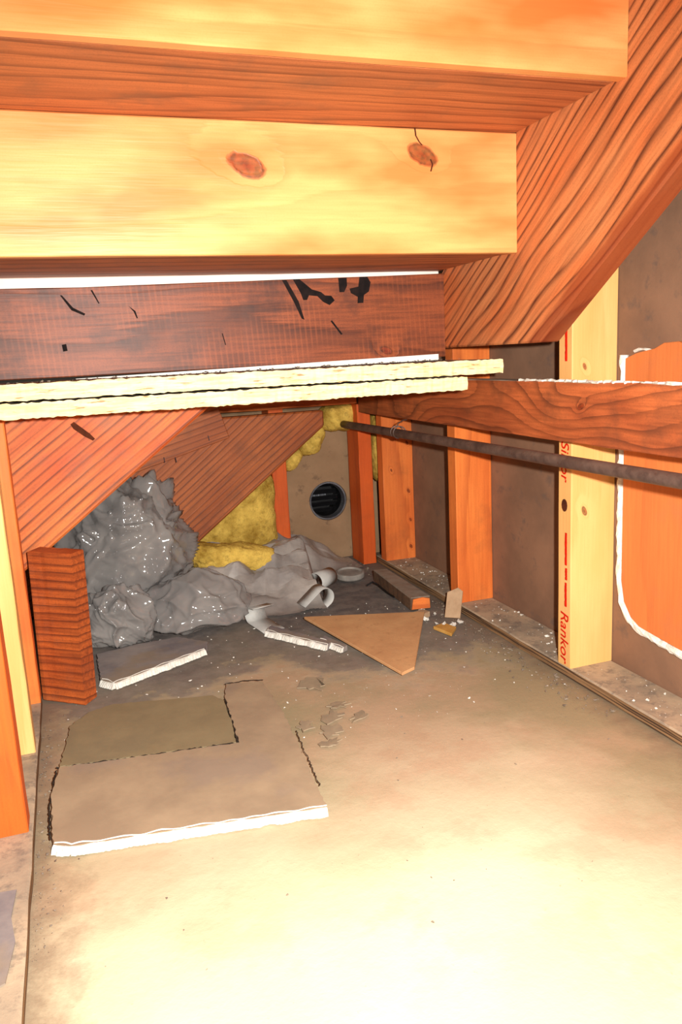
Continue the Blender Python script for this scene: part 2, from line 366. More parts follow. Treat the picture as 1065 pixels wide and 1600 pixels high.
# far wall with round vent hole
def far_wall():
    y = 2.10; x0, x1, z0, z1 = -.95, .866, FL, -.02; cx, cz, r = .677, -.405, .056
    N = 48; vs = []; fs = []
    def rectpt(a):
        dx, dz = math.cos(a), math.sin(a); t = 1e9
        if dx > 1e-9: t = min(t, (x1 - cx) / dx)
        if dx < -1e-9: t = min(t, (x0 - cx) / dx)
        if dz > 1e-9: t = min(t, (z1 - cz) / dz)
        if dz < -1e-9: t = min(t, (z0 - cz) / dz)
        return cx + dx * t, cz + dz * t
    angs = sorted([2 * math.pi * k / N for k in range(N)] + [math.atan2(b - cz, a - cx) % (2 * math.pi) for a in (x0, x1) for b in (z0, z1)])
    n = len(angs)
    for yy in (y, y + .014):
        for a in angs: vs.append((cx + r * math.cos(a) * (1 + .012 * math.sin(5 * a)), yy, H + cz + r * math.sin(a)))
        for a in angs: px, pz = rectpt(a); vs.append((px, yy, H + pz))
    for k in range(n):
        l = (k + 1) % n
        fs.append((k, l, n + l, n + k)); fs.append((2 * n + k, 3 * n + k, 3 * n + l, 2 * n + l)); fs.append((k, 2 * n + k, 2 * n + l, l)); fs.append((n + k, n + l, 3 * n + l, 3 * n + k))
    return link('wall_back', me_from('wall_back', vs, fs), M['vent_board'])
wb = tag(far_wall(), 'brown wallboard at the far end with a round hole', kind='structure')
wl = box('wall_left', (-.215, -.6, FL), (-.203, 1.42, .1), M['wall_board'], along='y', face='z')
tag(wl, 'brown wallboard behind the left-hand studs', kind='structure')
wl2 = box('wall_left_far', (-.95, 1.42, FL), (-.94, 2.10, -.02), M['wall_board'], along='y', face='z')
tag(wl2, 'brown wallboard closing the low space under the lower flight', kind='structure')
# sole plates (low, dusty)
def plate(name, x0, x1, y0, y1, zt, label):
    n = 70; vs = []; fs = []
    inner_right = x0 < 0
    for i in range(n + 1):
        y = y0 + (y1 - y0) * i / n
        j = mn.noise(Vector((y * 14, x0 * 5, 0))) * .0025
        a, b = (x0, x1 + j) if inner_right else (x0 + j, x1)
        vs += [(a, y, .001), (a, y, H + zt - .002), (a + .003, y, H + zt + j * .3), (b - .003, y, H + zt + j * .3), (b, y, H + zt - .002), (b, y, .001)]
    for i in range(n):
        for k in range(5): fs.append((i * 6 + k, i * 6 + k + 1, i * 6 + k + 7, i * 6 + k + 6))
    fs.append(tuple(range(6))); fs.append(tuple(n * 6 + k for k in range(6)))
    o = link(name, me_from(name, vs, fs), M['plate']); tag(o, label, kind='structure'); return o
PT = -.556
plate('trim_1', .778, .866, -.6, 2.00, PT, 'dusty sole plate under the right-hand studs')
plate('trim_2', -.203, -.096, -.6, 1.40, PT, 'dusty sole plate under the left-hand studs')

# ================================================================== the upper staircase, seen from beneath
st = empty('staircase', (.24, .9, H), 'upper staircase seen from beneath, orange risers and treads let into a grained stringer', 'staircase')
SX0, SX1 = -.215, .70
run, rise = .256, .174
for k, (yr, zb) in enumerate([(.363, .67), (.619, .496), (.875, .322), (1.130, .148)]):
    zt = zb + rise
    mat = M['riser_b'] if k == 3 else M['riser_a']
    r = box('riser', (SX0, yr, zb - .003), (SX1 - .0005, yr + .019, zt - .001), mat, st, 'x', 'z', jit=.0003)
    if k == 3: r['label'] = 'pale knotty pine riser'
    t = box('tread', (SX0, yr + .027, zb), (SX1 - .0005, yr + run + .03, zb + .028), M['tread'], st, 'x', 'y', jit=.0003)
    if k >= 2:
        s = box('filler_strip', (SX0, yr + .0195, zb + .0015), (.33 if k == 2 else .1, yr + .0265, zb + .012), M['white'], st, 'x', 'z', jit=.0008)
        s['label'] = 'white filler strip'
# bottom riser: darker sawn board with its top edge falling to the left, white board behind it
rc = box('riser', (SX0, 1.387, -.012), (SX1 - .0005, 1.406, .130), M['riser_c'], st, 'x', 'z', jit=.0003)
rc['label'] = 'dark rough-sawn bottom riser with black ink marks'
for v in rc.data.vertices:
    if v.co.y > 0: v.co.y += max(0, (v.co.x + .2)) * .0175
wsr = box('riser_facing', (SX0, 1.4075, .05), (SX1 - .001, 1.417, .1485), M['white'], st, 'x', 'z'); wsr['label'] = 'white facing behind dark riser'
def ink(poly):
    vs = []; n = len(poly)
    for x, z in poly: vs.append((x, 1.3862, H + z))
    for x, z in poly: vs.append((x, 1.3872, H + z))
    o = link('ink_mark', me_from('ink_mark', vs, [tuple(range(n)), tuple(range(n, 2 * n))] + [(i, (i + 1) % n, n + (i + 1) % n, n + i) for i in range(n)]), M['ink'], None, rc)
    o['label'] = 'black ink mark'
ink([(.384, .135), (.392, .135), (.412, .098), (.421, .066), (.416, .068), (.403, .098)])
ink([(.404, .136), (.416, .136), (.438, .118), (.455, .113), (.462, .107), (.474, .106), (.480, .098), (.470, .090), (.458, .096), (.448, .106), (.432, .108), (.428, .100), (.421, .100), (.417, .112)])
ink([(.489, .137), (.505, .137), (.505, .123), (.499, .112), (.490, .112)])
ink([(.530, .138), (.545, .138), (.551, .128), (.547, .112), (.537, .106), (.535, .092), (.524, .092), (.525, .103), (.512, .110), (.510, .118), (.527, .121)])
ink([(.012, .118), (.015, .118), (.030, .098), (.048, .088), (.046, .085), (.027, .094)])
ink([(.06, .125), (.063, .125), (.072, .104), (.0705, .103)])
ink([(.006, .040), (.013, .041), (.014, .030), (.007, .029)])
ink([(.118, .098), (.128, .090), (.131, .078), (.129, .078), (.125, .089)])
ink([(.27, .048), (.2715, .048), (.276, .028), (.2745, .028)])
ink([(.47, .062), (.473, .063), (.492, .038), (.489, .037)])
def crack(pts, y, par):
    w = .0011; a = [(x - w, z) for x, z in pts]; b = [(x + w, z) for x, z in reversed(pts)]; P = a + b; n = len(P)
    o = link('crack', me_from('crack', [(x, y - .0004, H + z) for x, z in P] + [(x, y + .0006, H + z) for x, z in P], [tuple(range(n)), tuple(range(n, 2 * n))] + [(i, (i + 1) % n, n + (i + 1) % n, n + i) for i in range(n)]), M['bark'], None, par)
    o['label'] = 'dark drying crack'
RB = [o for o in st.children if o.get('label') == 'pale knotty pine riser'][0]
crack([(.529, .321), (.530, .311), (.535, .303), (.540, .298)], 1.130, RB)
crack([(.553, .262), (.556, .272), (.553, .279)], 1.130, RB)
# stringers
ang = math.atan2(-rise, run)
def stringer(x0, parent):
    pts = [(1.068, .004), (1.425, .004), (1.425, .125), (.9, .482), (.05, 1.06), (.05, .696), (.75, .2205)]
    org = (.8, .32)
    poly = rot_poly(pts, org, ang)
    # local x -> (0,cos,sin) ; local y -> (0,-sin,cos) ; local z -> +X
    c, s = math.cos(ang), math.sin(ang)
    mw = Matrix(((0, 0, 1, x0), (c, -s, 0, org[0]), (s, c, 0, H + org[1]), (0, 0, 0, 1)))
    return prism('stringer', poly, .037, mw, M['stringer'], parent, .003)
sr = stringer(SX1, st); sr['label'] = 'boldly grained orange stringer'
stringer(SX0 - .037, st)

# ================================================================== landing
LD = empty('stair_landing', (.25, 1.6, H - .0645), 'stair landing edged by two pale strand-board layers under the dark riser', 'landing')
def osb(name, x1, y0, y1, z0, z1, seed, label):
    rs = random.Random(seed); n = 160; x0 = -.215; vs = []; fs = []
    for i in range(n + 1):
        x = x0 + (x1 - x0) * i / n
        a = rs.uniform(-.0012, .0012); b = rs.uniform(-.001, .001); c = rs.uniform(-.001, .001)
        zs = .004 * (x + .1)
        vs += [(x, y1, H + z0 - zs), (x, y0 + a, H + z0 + b - zs), (x, y0 - .002 + a, H + (z0 + z1) / 2 - zs), (x, y0 + rs.uniform(-.001, .001), H + z1 + c - zs), (x, y1, H + z1 - zs)]
    for i in range(n):
        for k in range(5): fs.append((i * 5 + k, i * 5 + (k + 1) % 5, i * 5 + (k + 1) % 5 + 5, i * 5 + k + 5))
    fs.append(tuple(range(5))); fs.append(tuple(n * 5 + k for k in range(5)))
    o = link(name, me_from(name, vs, fs), M['osb'], None, LD); o['label'] = label; return o
osb('floor_panel', .722, 1.215, 2.085, -.040, -.0165, 3, 'upper strand-board layer, longer at the right')
osb('floor_panel', .660, 1.228, 1.97, -.0665, -.0440, 4, 'lower strand-board layer, shorter at the right')
ws = prism('white_strip', [(.02, 1.372), (.655, 1.325), (.660, 1.372)], .010, Matrix.Translation((0, 0, H - .0175)), M['white'])
for v in ws.data.vertices:
    if v.co.z > .005: v.co.z = .002 + .009 * max(0, min(1, (v.co.x - .02) / .6))
tag(ws, 'thin white board strip lying on the landing against the dark riser', 'board')
lg = box('ledger_beam', (.7395, -.45, -.152), (.7765, 1.985, -.058), M['ledger'], None, 'y', 'z', n=40, jit=.0008)
tag(lg, 'reddish brown ledger beam nailed along the right-hand studs', 'beam')
bmv = []
for i in range(60):
    bmv.append((.742 + random.uniform(-.001, .006), .70 + i * .0085 + random.uniform(-.003, .003), H - .0575))
link('plaster_dust', tube_mesh('plaster_dust', bmv, .0022, 6, .6), M['gypsum'], None, lg)
hd = box('joist', (.10, 1.987, -.128), (.735, 2.024, -.042), M['stud'], LD, 'x', 'z')
hd['label'] = 'orange joist under the far edge'

# ================================================================== lower flight: stringers running down to the left
def lower_stringer(pts, y, label, mat):
    a2 = math.atan2(.755, 1.0); org = (0, -.2)
    poly = rot_poly(pts, org, a2); c, s = math.cos(a2), math.sin(a2)
    mw = Matrix(((c, -s, 0, org[0]), (0, 0, 1, y), (s, c, 0, H + org[1]), (0, 0, 0, 1)))
    # keep right-handed: flip thickness direction
    mw = Matrix(((c, -s, 0, org[0]), (0, 0, -1, y + .037), (s, c, 0, H + org[1]), (0, 0, 0, 1)))
    return tag(prism('lower_stringer', poly, .037, mw, mat, None, .004), label, 'stringer', 'stringers of the lower flight')
sa = lower_stringer([(.2595, -.0705), (-.400, -.570), (-.79, -.570), (-.131, -.0705)], 1.440, 'nearer orange stringer sloping down left below the landing, above the short post', M['stringer2'])
lower_stringer([(.621, -.135), (.621, -.175), (.103, -.572), (-.29, -.572), (.27, -.135)], 1.925, 'farther orange stringer sloping down left in front of the yellow insulation', M['stringer3'])
cr = prism('bark_pocket', [(0, 0), (.006, .004), (.030, -.018), (.038, -.028), (.034, -.031), (.02, -.022), (.004, -.008)], .0012, Matrix(((1, 0, 0, .005), (0, 0, 1, 1.4390), (0, 1, 0, H - .093), (0, 0, 0, 1))), M['bark'], sa, 0)
cr['label'] = 'dark bark pocket'
bl = prism('bridging_plank', [(-.10, -.046), (.2, -.046), (.2, .046), (-.10, .046)], .024,
           Matrix.Translation((.163, 1.918, H - .192)) @ Matrix.Rotation(-math.radians(15.6), 4, 'Y') @ Matrix.Rotation(math.radians(90), 4, 'X'), M['stringer3'])
tag(bl, 'short orange plank set aslant between the two lower stringers, nail tips showing', 'plank')
for (nx, nz) in ((.206, -.223), (.233, -.225), (.315, -.18)):
    nl = link('nail', tube_mesh('nail', [(nx, 1.91, H + nz + .012), (nx + .001, 1.892, H + nz + .006), (nx + .001, 1.88, H + nz - .003)], .0011, 6), M['duct'], None, bl)

# ================================================================== studs
def stud(lo, hi, mat, label, grp, bottom=None, face='x'):
    o = box('wall_stud', lo, hi, mat, None, 'z', face, jit=.0004); return tag(o, label, 'stud', grp)
GR = 'studs along the right wall'; GL = 'studs along the left wall'; GB = 'studs of the far wall'
s1 = stud((.778, 1.094, PT + .0005), (.8655, 1.131, .72), M['studlight'], 'pale yellow stud with red printed lettering on its narrow edge', GR)
s2 = stud((.778, 1.508, PT + .0005), (.8655, 1.545, .72), M['stud'], 'orange stud on the right wall behind the leaning wood chip', GR)
s3 = stud((.778, 1.925, PT + .0005), (.8655, 1.962, .2), M['studknot'], 'orange stud on the right wall next to the far corner', GR)
s4 = stud((.735, 1.988, FL + .001), (.773, 2.076, -.13), M['studred'], 'deep orange corner stud just right of the round vent', GB, face='y')
s5 = stud((.500, 2.024, FL + .001), (.540, 2.0985, -.13), M['studred'], 'orange stud just left of the round vent', GB, face='y')
l1 = stud((-.190, .960, PT + .0005), (-.101, .998, .09), M['studred'], 'vivid orange stud at the left edge, nearest of three', GL)
l2 = stud((-.190, 1.176, PT + .0005), (-.099, 1.212, -.04), M['studlight'], 'pale yellow stud between two orange studs at the left edge', GL)
l3 = stud((-.190, 1.362, PT + .0005), (-.0955, 1.400, -.068), M['stud'], 'orange stud at the left edge beside the short post', GL)
# red lettering on the pale stud's narrow edge
def text(body, size, y, z, parent):
    cu = bpy.data.curves.new('lettering', 'FONT'); cu.body = body; cu.size = size; cu.extrude = .0003; cu.align_x = 'LEFT'; cu.shear = .2
    to = bpy.data.objects.new('tmp', cu); C.objects.link(to); bpy.context.view_layer.update()
    me = bpy.data.meshes.new_from_object(to.evaluated_get(bpy.context.evaluated_depsgraph_get()))
    bpy.data.objects.remove(to)
    # reads downwards: text x -> -Z world ; text y -> -Y world (towards the viewer) ; normal -> -X
    mw = Matrix(((0, 0, -1, .7776), (0, -1, 0, y), (-1, 0, 0, H + z), (0, 0, 0, 1)))
    o = link('lettering', me, M['red'], mw, parent); o['label'] = 'red printed lettering'; return o
text('Silvor', .030, 1.122, -.158, s1)
text('Rankor', .032, 1.122, -.455, s1)
for (z0, z1, yy) in ((-.315, -.372, 1.108), (-.377, -.398, 1.107), (-.403, -.446, 1.108), (.04, -.028, 1.110)):
    b = box('ink_line', (.7770, yy - .0026, min(z0, z1)), (.7782, yy + .0026, max(z0, z1)), M['red'], s1, 'z', 'y', bev=.0002, jit=.0004); b['label'] = 'red ink line'
kn = prism('dark_stamp', [(.008 * math.cos(a * .5236), .011 * math.sin(a * .5236)) for a in range(12)], .0006, Matrix(((0, 0, -1, .7779), (1, 0, 0, 1.113), (0, -1, 0, H - .268), (0, 0, 0, 1))), M['bark'], s1, 0); kn['label'] = 'dark knot'

# short leaning post under the nearer lower stringer
pf = frame(((-.0465), 1.398, H - .437), (math.cos(math.radians(-36)), math.sin(math.radians(-36)), -.03), (.004, -.004, 1))
po = link('short_post', board_mesh('short_post', .086, .272, .036, .002, 10, .0006, 5), M['post'], pf)
tag(po, 'short dark-banded red-brown post standing under the nearer lower stringer', 'post')

# ================================================================== pipe with wire hanger
pts = [(.70, .2 + i * .06, H - .168 - .0045 * i / 10) for i in range(31)]
pi = link('iron_pipe', tube_mesh('iron_pipe', pts, .0098, 20, .01), M['iron'], None, None, True)
tag(pi, 'thin rusty iron pipe running under the ledger beam', 'pipe')
wp = []
for k in range(34):
    a = k / 33 * 2 * math.pi * 1.6
    wp.append((.70 + math.cos(a) * .0135, 1.62 + k * .0008, H - .176 + math.sin(a) * .0135))
wp += [(.712, 1.655, H - .158), (.728, 1.665, H - .153), (.7385, 1.67, H - .153)]
wh = link('wire_hanger', tube_mesh('wire_hanger', wp, .0014, 6), M['iron'], None); tag(wh, 'thin wire looped around the iron pipe and up to the ledger', 'wire')

# ================================================================== vent
ve = empty('vent_duct', (.677, 2.10, H - .405), 'round black louvred vent set in the far wall', 'vent')
def ring(name, r0, r1, y0, y1, mat):
    n = 40; vs = []; fs = []
    for (r, y) in ((r0, y0), (r1, y0), (r1, y1), (r0, y1)):
        for k in range(n): a = 2 * math.pi * k / n; vs.append((.677 + r * math.cos(a), y, H - .405 + r * math.sin(a)))
    for q in range(4):
        for k in range(n): fs.append((q * n + k, q * n + (k + 1) % n, ((q + 1) % 4) * n + (k + 1) % n, ((q + 1) % 4) * n + k))
    return link(name, me_from(name, vs, fs), mat, None, ve, False)
ring('duct_collar', .0505, .0545, 2.102, 2.20, M['duct'])
ring('duct_rim', .0475, .0503, 2.125, 2.20, M['black'])
for k in range(5):
    z = -.405 - .036 + k * .018; hw = math.sqrt(.0472 ** 2 - (z + .405) ** 2)
    lv = link('louvre', board_mesh('louvre', hw * 2, .0155, .002, .0004, 4, .0002, k), M['black'], frame((.677, 2.16, H + z), (1, 0, 0), (0, -.5, .85 if k != 4 else .3)), ve)
box('gap_light_plate', (.64, 2.192, -.372), (.705, 2.194, -.350), M['duct'], ve, 'x', 'z', bev=.0003)  # grey plates added to stand for light seen between the louvres
box('gap_light_plate', (.645, 2.192, -.412), (.70, 2.194, -.392), M['duct'], ve, 'x', 'z', bev=.0003)
bk = prism('duct_damper', [(.677 + .0472 * math.cos(a * .1963), H - .405 + .0472 * math.sin(a * .1963)) for a in range(32)], .002, Matrix(((1, 0, 0, 0), (0, 0, 1, 2.197), (0, 1, 0, 0), (0, 0, 0, 1))), M['black'], ve, 0)

# ================================================================== insulation
def lump(name, c, rad, mat, label, cat, grp=None, amp=.25, freq=9, sub=4, seed=0, sq=2.6, rot=0, tilt=0):
    bm = bmesh.new(); bmesh.ops.create_icosphere(bm, subdivisions=sub, radius=1)
    for v in bm.verts:
        d = v.co.normalized(); k = (abs(d.x) ** sq + abs(d.y) ** sq + abs(d.z) ** sq) ** (-1 / sq)
        p = Vector((d.x * rad[0], d.y * rad[1], d.z * rad[2])) * k
        q = p * freq + Vector((seed * 3.1, seed, 0))
        h = mn.noise(q) * .6 + mn.noise(q * 2.3) * .3 + mn.noise(q * 6) * .16
        v.co = p * (1 + amp * h)
    me = bpy.data.meshes.new(name); bm.to_mesh(me); bm.free()
    mw = Matrix.Translation((c[0], c[1], c[2] + H)) @ Matrix.Rotation(rot, 4, 'Z') @ Matrix.Rotation(tilt, 4, 'Y')
    o = link(name, me, mat, mw, None, True); return tag(o, label, cat, grp)
GI = 'yellow fibreglass insulation'
lump('insulation_batt', (.385, 2.033, -.42), (.118, .055, .15), M['insul'], 'large yellow insulation batt stuffed against the far wall behind the stringer', 'insulation', GI, .18, 9, 5, 1, 4)
lump('insulation_batt', (.318, 1.858, -.468), (.118, .045, .036), M['insul'], 'flat yellow insulation batt lying on the plastic beside the bag', 'insulation', GI, .5, 16, 5, 2, 2.6, -.10, .20)
lump('insulation_tuft', (.705, 2.055, -.165), (.052, .04, .038), M['insul'], 'yellow insulation tuft above the round vent at the pipe end', 'insulation', GI, .35, 22, 4, 3, 2.5)
lump('insulation_tuft', (.625, 2.058, -.225), (.045, .035, .03), M['insul'], 'yellow insulation tuft along the far stringer, left above the vent', 'insulation', GI, .4, 24, 4, 4, 2.4, 0, -.7)
lump('insulation_tuft', (.568, 2.062, -.272), (.034, .03, .02), M['insul'], 'small yellow insulation tuft over the stud left of the vent', 'insulation', GI, .4, 26, 3, 5, 2.4, 0, -.7)
lump('insulation_tuft', (.8, 2.03, -.26), (.014, .03, .09), M['insul'], 'narrow yellow insulation tuft between the two corner studs', 'insulation', GI, .3, 22, 4, 6, 3)

# ================================================================== plastic
def crumple(name, c, rad, mat, label, cat, seed, planes=34, crease=.10, sub=6, zmin=None, fold=(.45, .45, 1.9), tilt=.7, oct=((1.0, .6), (2.0, .4), (3.6, .16))):
    """film pulled over a soft body: flat facets meeting in ridges, crossed by long narrow folds"""
    rs = random.Random(seed); N = []
    for k in range(planes):
        z = rs.uniform(-1, 1); a = rs.uniform(0, 6.283); s = math.sqrt(1 - z * z); N.append((Vector((s * math.cos(a), s * math.sin(a), z)), rs.uniform(.78, 1.0)))
    T = []
    for fr, am in oct:
        for k in range(2):
            T.append((Matrix.Rotation(rs.uniform(-tilt, tilt), 3, 'Y') @ Matrix.Rotation(rs.uniform(-tilt, tilt), 3, 'X') @ Matrix.Rotation(rs.uniform(0, 6.28), 3, 'Z'), fr * rs.uniform(.8, 1.25), am, rs.uniform(0, 40)))
    bm = bmesh.new(); bmesh.ops.create_icosphere(bm, subdivisions=sub, radius=1)
    for v in bm.verts:
        d = v.co.normalized(); r = 1.12
        for n, q in N:
            t = d.dot(n)
            if t > .2: r = min(r, q / t)
        p = d * r
        w = Vector((mn.noise(p * 1.5 + Vector((seed, 0, 0))), mn.noise(p * 1.5 + Vector((0, seed, 9))), mn.noise(p * 1.5 + Vector((5, 0, seed))))) * .45
        h = 0
        for Rk, fr, am, ph in T:
            q = Rk @ (p + w * .6); q = Vector((q.x * fold[0] * fr + ph, q.y * fold[1] * fr, q.z * fold[2] * fr))
            a = max(0.0, 1 - abs(mn.noise(q)) * 2.6); h += am * a ** 2.4
        p = p * (1 + crease * (h - .55))
        v.co = Vector((p.x * rad[0], p.y * rad[1], p.z * rad[2]))
        if zmin is not None and c[2] + v.co.z < zmin: v.co.z = zmin - c[2] + random.uniform(0, .0008)
    me = bpy.data.meshes.new(name); bm.to_mesh(me); bm.free()
    return tag(link(name, me, mat, Matrix.Translation((c[0], c[1], c[2] + H)), None, True), label, cat)
bag = crumple('plastic_bag', (.098, 1.790, -.405), (.142, .115, .168), M['plastic'], 'bulging crumpled clear plastic bag under the nearer lower stringer', 'bag', 3, 26, .17, 6, FL + .004)
inner = crumple('inner_fold', (.098, 1.790, -.405), (.118, .095, .145), M['plastic'], None, None, 29, 20, .3, 6, FL + .008)
inner.parent = bag; inner.matrix_basis = Matrix()
def sheet():
    nx, ny = 170, 130; x0, x1, y0, y1 = .17, .72, 1.50, 2.075; vs = []; fs = []
    def ss(a, b, t): t = max(0, min(1, (t - a) / (b - a))); return t * t * (3 - 2 * t)
    ok = []
    for j in range(ny + 1):
        for i in range(nx + 1):
            x = x0 + (x1 - x0) * i / nx; y = y0 + (y1 - y0) * j / ny
            u = x * .94 + (y - 1.8) * .34; v = -x * .34 + (y - 1.8) * .94
            wv = mn.noise(Vector((u * 4, v * 4, 1))) * .06
            folds = (.5 - abs(mn.noise(Vector((u * 3.2, (v + wv) * 15, 4))))) * 1.0 + (.5 - abs(mn.noise(Vector((u * 7, (v + wv) * 32, 8))))) * .35
            crump = (.45 - abs(mn.noise(Vector((x * 14, y * 14, 2))))) * .5
            front = 1.675 + mn.noise(Vector((x * 6, 7, 0))) * .05 - .03 * ss(.35, .1, x)
            if x > .52: front = max(front, 1.93 + (x - .6) * .35 + mn.noise(Vector((x * 20, 3, 0))) * .02) if x > .56 else front + (x - .52) * 5
            e = ss(front, front + .13, y) * ss(.715, .60, x) * ss(.165, .21, x)
            back = ss(1.72, 2.0, y)
            tw = sum(am * abs(((x * cx_ + y * cy_) * fq + mn.noise(Vector((x * 5, y * 5, fq))) * .35) % 1.0 - .5) * 2 for cx_, cy_, fq, am in ((.25, .97, 11, 1.0), (-.2, .98, 17, .6), (.8, .6, 9, .5), (.95, -.3, 14, .35)))
            folds = folds * .35 + tw * .42
            h = .003 + e * (.020 + .075 * max(0, folds) * (1 - .3 * back) + .024 * max(0, crump) + .045 * back * ss(.7, .45, x))
            # tent of loose film in front of the bag
            d = math.hypot((x - .215) / .115, (y - 1.70) / .085)
            tent = max(0, 1 - d) ** .8 * .085 * (1 + .3 * mn.noise(Vector((x * 22, y * 22, 5))))
            h = max(h, h * .4 + tent)
            ok.append(y > front - .012 + mn.noise(Vector((x * 30, y * 30, 0))) * .012)
            vs.append((x, y, h + .002))
    for j in range(ny):
        for i in range(nx):
            a = j * (nx + 1) + i; q = (a, a + 1, a + nx + 2, a + nx + 1)
            if all(ok[k] for k in q): fs.append(q)
    me = bpy.data.meshes.new('plastic_sheet'); me.from_pydata(vs, [], fs); me.update()
    bm = bmesh.new(); bm.from_mesh(me); bmesh.ops.delete(bm, geom=[v for v in bm.verts if not v.link_faces], context='VERTS'); bm.to_mesh(me); bm.free()
    o = link('plastic_sheet', me, M['dusty'], None, None, False)
    return tag(o, 'dusty grey plastic sheeting spread in folds across the far floor', 'plastic sheet')
sheet()
crumple('plastic_film', (.222, 1.668, -.520), (.108, .055, .066), M['plastic'], 'loose pointed fold of clear plastic film in front of the bag', 'plastic film', 11, 9, .20, 6, FL + .006, (.4, .4, 1.3), 1.3, ((.8, .6), (1.6, .4), (2.8, .12)))
crumple('plastic_film', (.052, 1.645, -.520), (.066, .05, .064), M['plastic'], 'small glossy wad of clear plastic film next to the short post', 'plastic film', 17, 9, .26, 6, FL + .006, (.4, .4, 1.4), 1.4, ((.8, .6), (1.6, .5), (2.8, .15)))

# ================================================================== drywall offcuts on the floor
def offcut(name, poly, th, mat, label, edge_ids=(), z=0.0005, cat='panel'):
    """irregular sheet; edges in edge_ids are torn white gypsum"""
    rs = random.Random(len(poly) * 7 + int(poly[0][1] * 100)); P = []; E = []
    n = len(poly)
    for i in range(n):
        a, b = poly[i], poly[(i + 1) % n]; L = math.hypot(b[0] - a[0], b[1] - a[1]); k = max(1, int(L / .007))
        nx, ny = (b[1] - a[1]) / L, -(b[0] - a[0]) / L
        for q in range(k):
            t = q / k; jj = rs.uniform(-.0016, .0016) * (.25 if i in edge_ids else 1) if q else 0
            P.append((a[0] + (b[0] - a[0]) * t + nx * jj, a[1] + (b[1] - a[1]) * t + ny * jj)); E.append(i in edge_ids)
    root = prism(name, P, th, Matrix.Translation((0, 0, z)), mat, None, 0)
    tag(root, label, cat, 'wallboard offcuts on the floor')
    for e in edge_ids:
        a, b = poly[e], poly[(e + 1) % n]; L = math.hypot(b[0] - a[0], b[1] - a[1]); k = max(2, int(L / .0025)); vs = []; fs = []
        nx, ny = (b[1] - a[1]) / L, -(b[0] - a[0]) / L
        for q in range(k + 1):
            t = q / k; px, py = a[0] + (b[0] - a[0]) * t, a[1] + (b[1] - a[1]) * t
            u_ = t * L * 60; o1, o2, o3 = .003 + .0025 * mn.noise(Vector((u_, e, 1))) + rs.uniform(-.0006, .0006), .0065 + .004 * mn.noise(Vector((u_ * .8, e, 5))) + rs.uniform(-.001, .001), -.003 + .004 * mn.noise(Vector((u_ * .7, e, 9)))
            vs += [(px + nx * .0, py + ny * .0, z + .0006), (px + nx * o2, py + ny * o2, z + .0008), (px + nx * o1, py + ny * o1, z + th * .75), (px + nx * o3, py + ny * o3, z + th + .0008)]
        for q in range(k):
            for s_ in range(4): fs.append((q * 4 + s_, q * 4 + (s_ + 1) % 4, q * 4 + 4 + (s_ + 1) % 4, q * 4 + 4 + s_))
        fs.append((0, 1, 2, 3)); fs.append(tuple(k * 4 + s_ for s_ in range(4)))
        g = link('gypsum_edge', me_from('gypsum_edge', vs, fs), M['gypsum'], None, root); g['label'] = 'torn white gypsum edge'
    return root
offcut('wallboard_offcut', [(-.073, .934), (-.053, .922), (.258, .875), (.262, .95), (.272, 1.06), (.278, 1.17), (.277, 1.30), (.215, 1.318), (.203, 1.27), (.1905, 1.092), (.066, 1.110), (-.066, 1.130), (-.077, 1.057)], .011, M['dryA'],
       'large beige L-shaped wallboard offcut with a white torn front edge', (0, 1))
offcut('wallboard_offcut', [(-.066, 1.136), (.066, 1.116), (.187, 1.099), (.194, 1.16), (.199, 1.255), (.185, 1.285), (.02, 1.325), (-.02, 1.31), (-.05, 1.27)], .009, M['dryB'],
       'olive wallboard offcut fitted into the corner of the large beige one')
offcut('wallboard_offcut', [(.006, 1.440), (.028, 1.412), (.209, 1.508), (.222, 1.545), (.17, 1.605), (.09, 1.60), (.004, 1.58)], .012, M['dryC'],
       'dust-grey wallboard offcut with a white edge right of the short post', (0, 1))
offcut('wallboard_strip', [(.348, 1.556), (.438, 1.418), (.452, 1.428), (.363, 1.585)], .012, M['dryC'], 'narrow white-edged wallboard strip pointing at the triangular board', (3, 0))
offcut('wallboard_strip', [(.436, 1.462), (.462, 1.392), (.474, 1.40), (.452, 1.475)], .010, M['dryC'], 'small broken wallboard piece touching the triangular board', (0,))

def crevice(pts, r, par_label):
    P = []
    for (a, b), (c, d) in zip(pts, pts[1:]):
        k = max(1, int(math.hypot(c - a, d - b) / .004))
        for i in range(k): P.append((a + (c - a) * i / k + random.uniform(-.0012, .0012), b + (d - b) * i / k + random.uniform(-.0012, .0012), .0095 + random.uniform(-.0008, .0008)))
    par = [o for o in C.objects if o.get('label') == par_label][0]
    o = link('dark_seam', tube_mesh('dark_seam', P, r, 6, .5), M['dirt'], None, par); o['label'] = 'dark ragged seam'
M['dirt'] = plain('seam dark brown', (46, 40, 36), (62, 54, 46), 60, .95, .05)  # dark brown for the ragged seams around the offcuts
crevice([(-.070, 1.1325), (.066, 1.1125), (.189, 1.0955), (.1965, 1.16), (.2015, 1.262)], .0014, 'olive wallboard offcut fitted into the corner of the large beige one')
crevice([(-.0775, .95), (-.079, 1.03), (-.073, 1.10), (-.070, 1.13)], .0010, 'large beige L-shaped wallboard offcut with a white torn front edge')
crevice([(.281, 1.31), (.25, 1.322), (.21, 1.322)], .0009, 'large beige L-shaped wallboard offcut with a white torn front edge')
crevice([(.266, .93), (.274, 1.03), (.281, 1.10)], .0006, 'large beige L-shaped wallboard offcut with a white torn front edge')

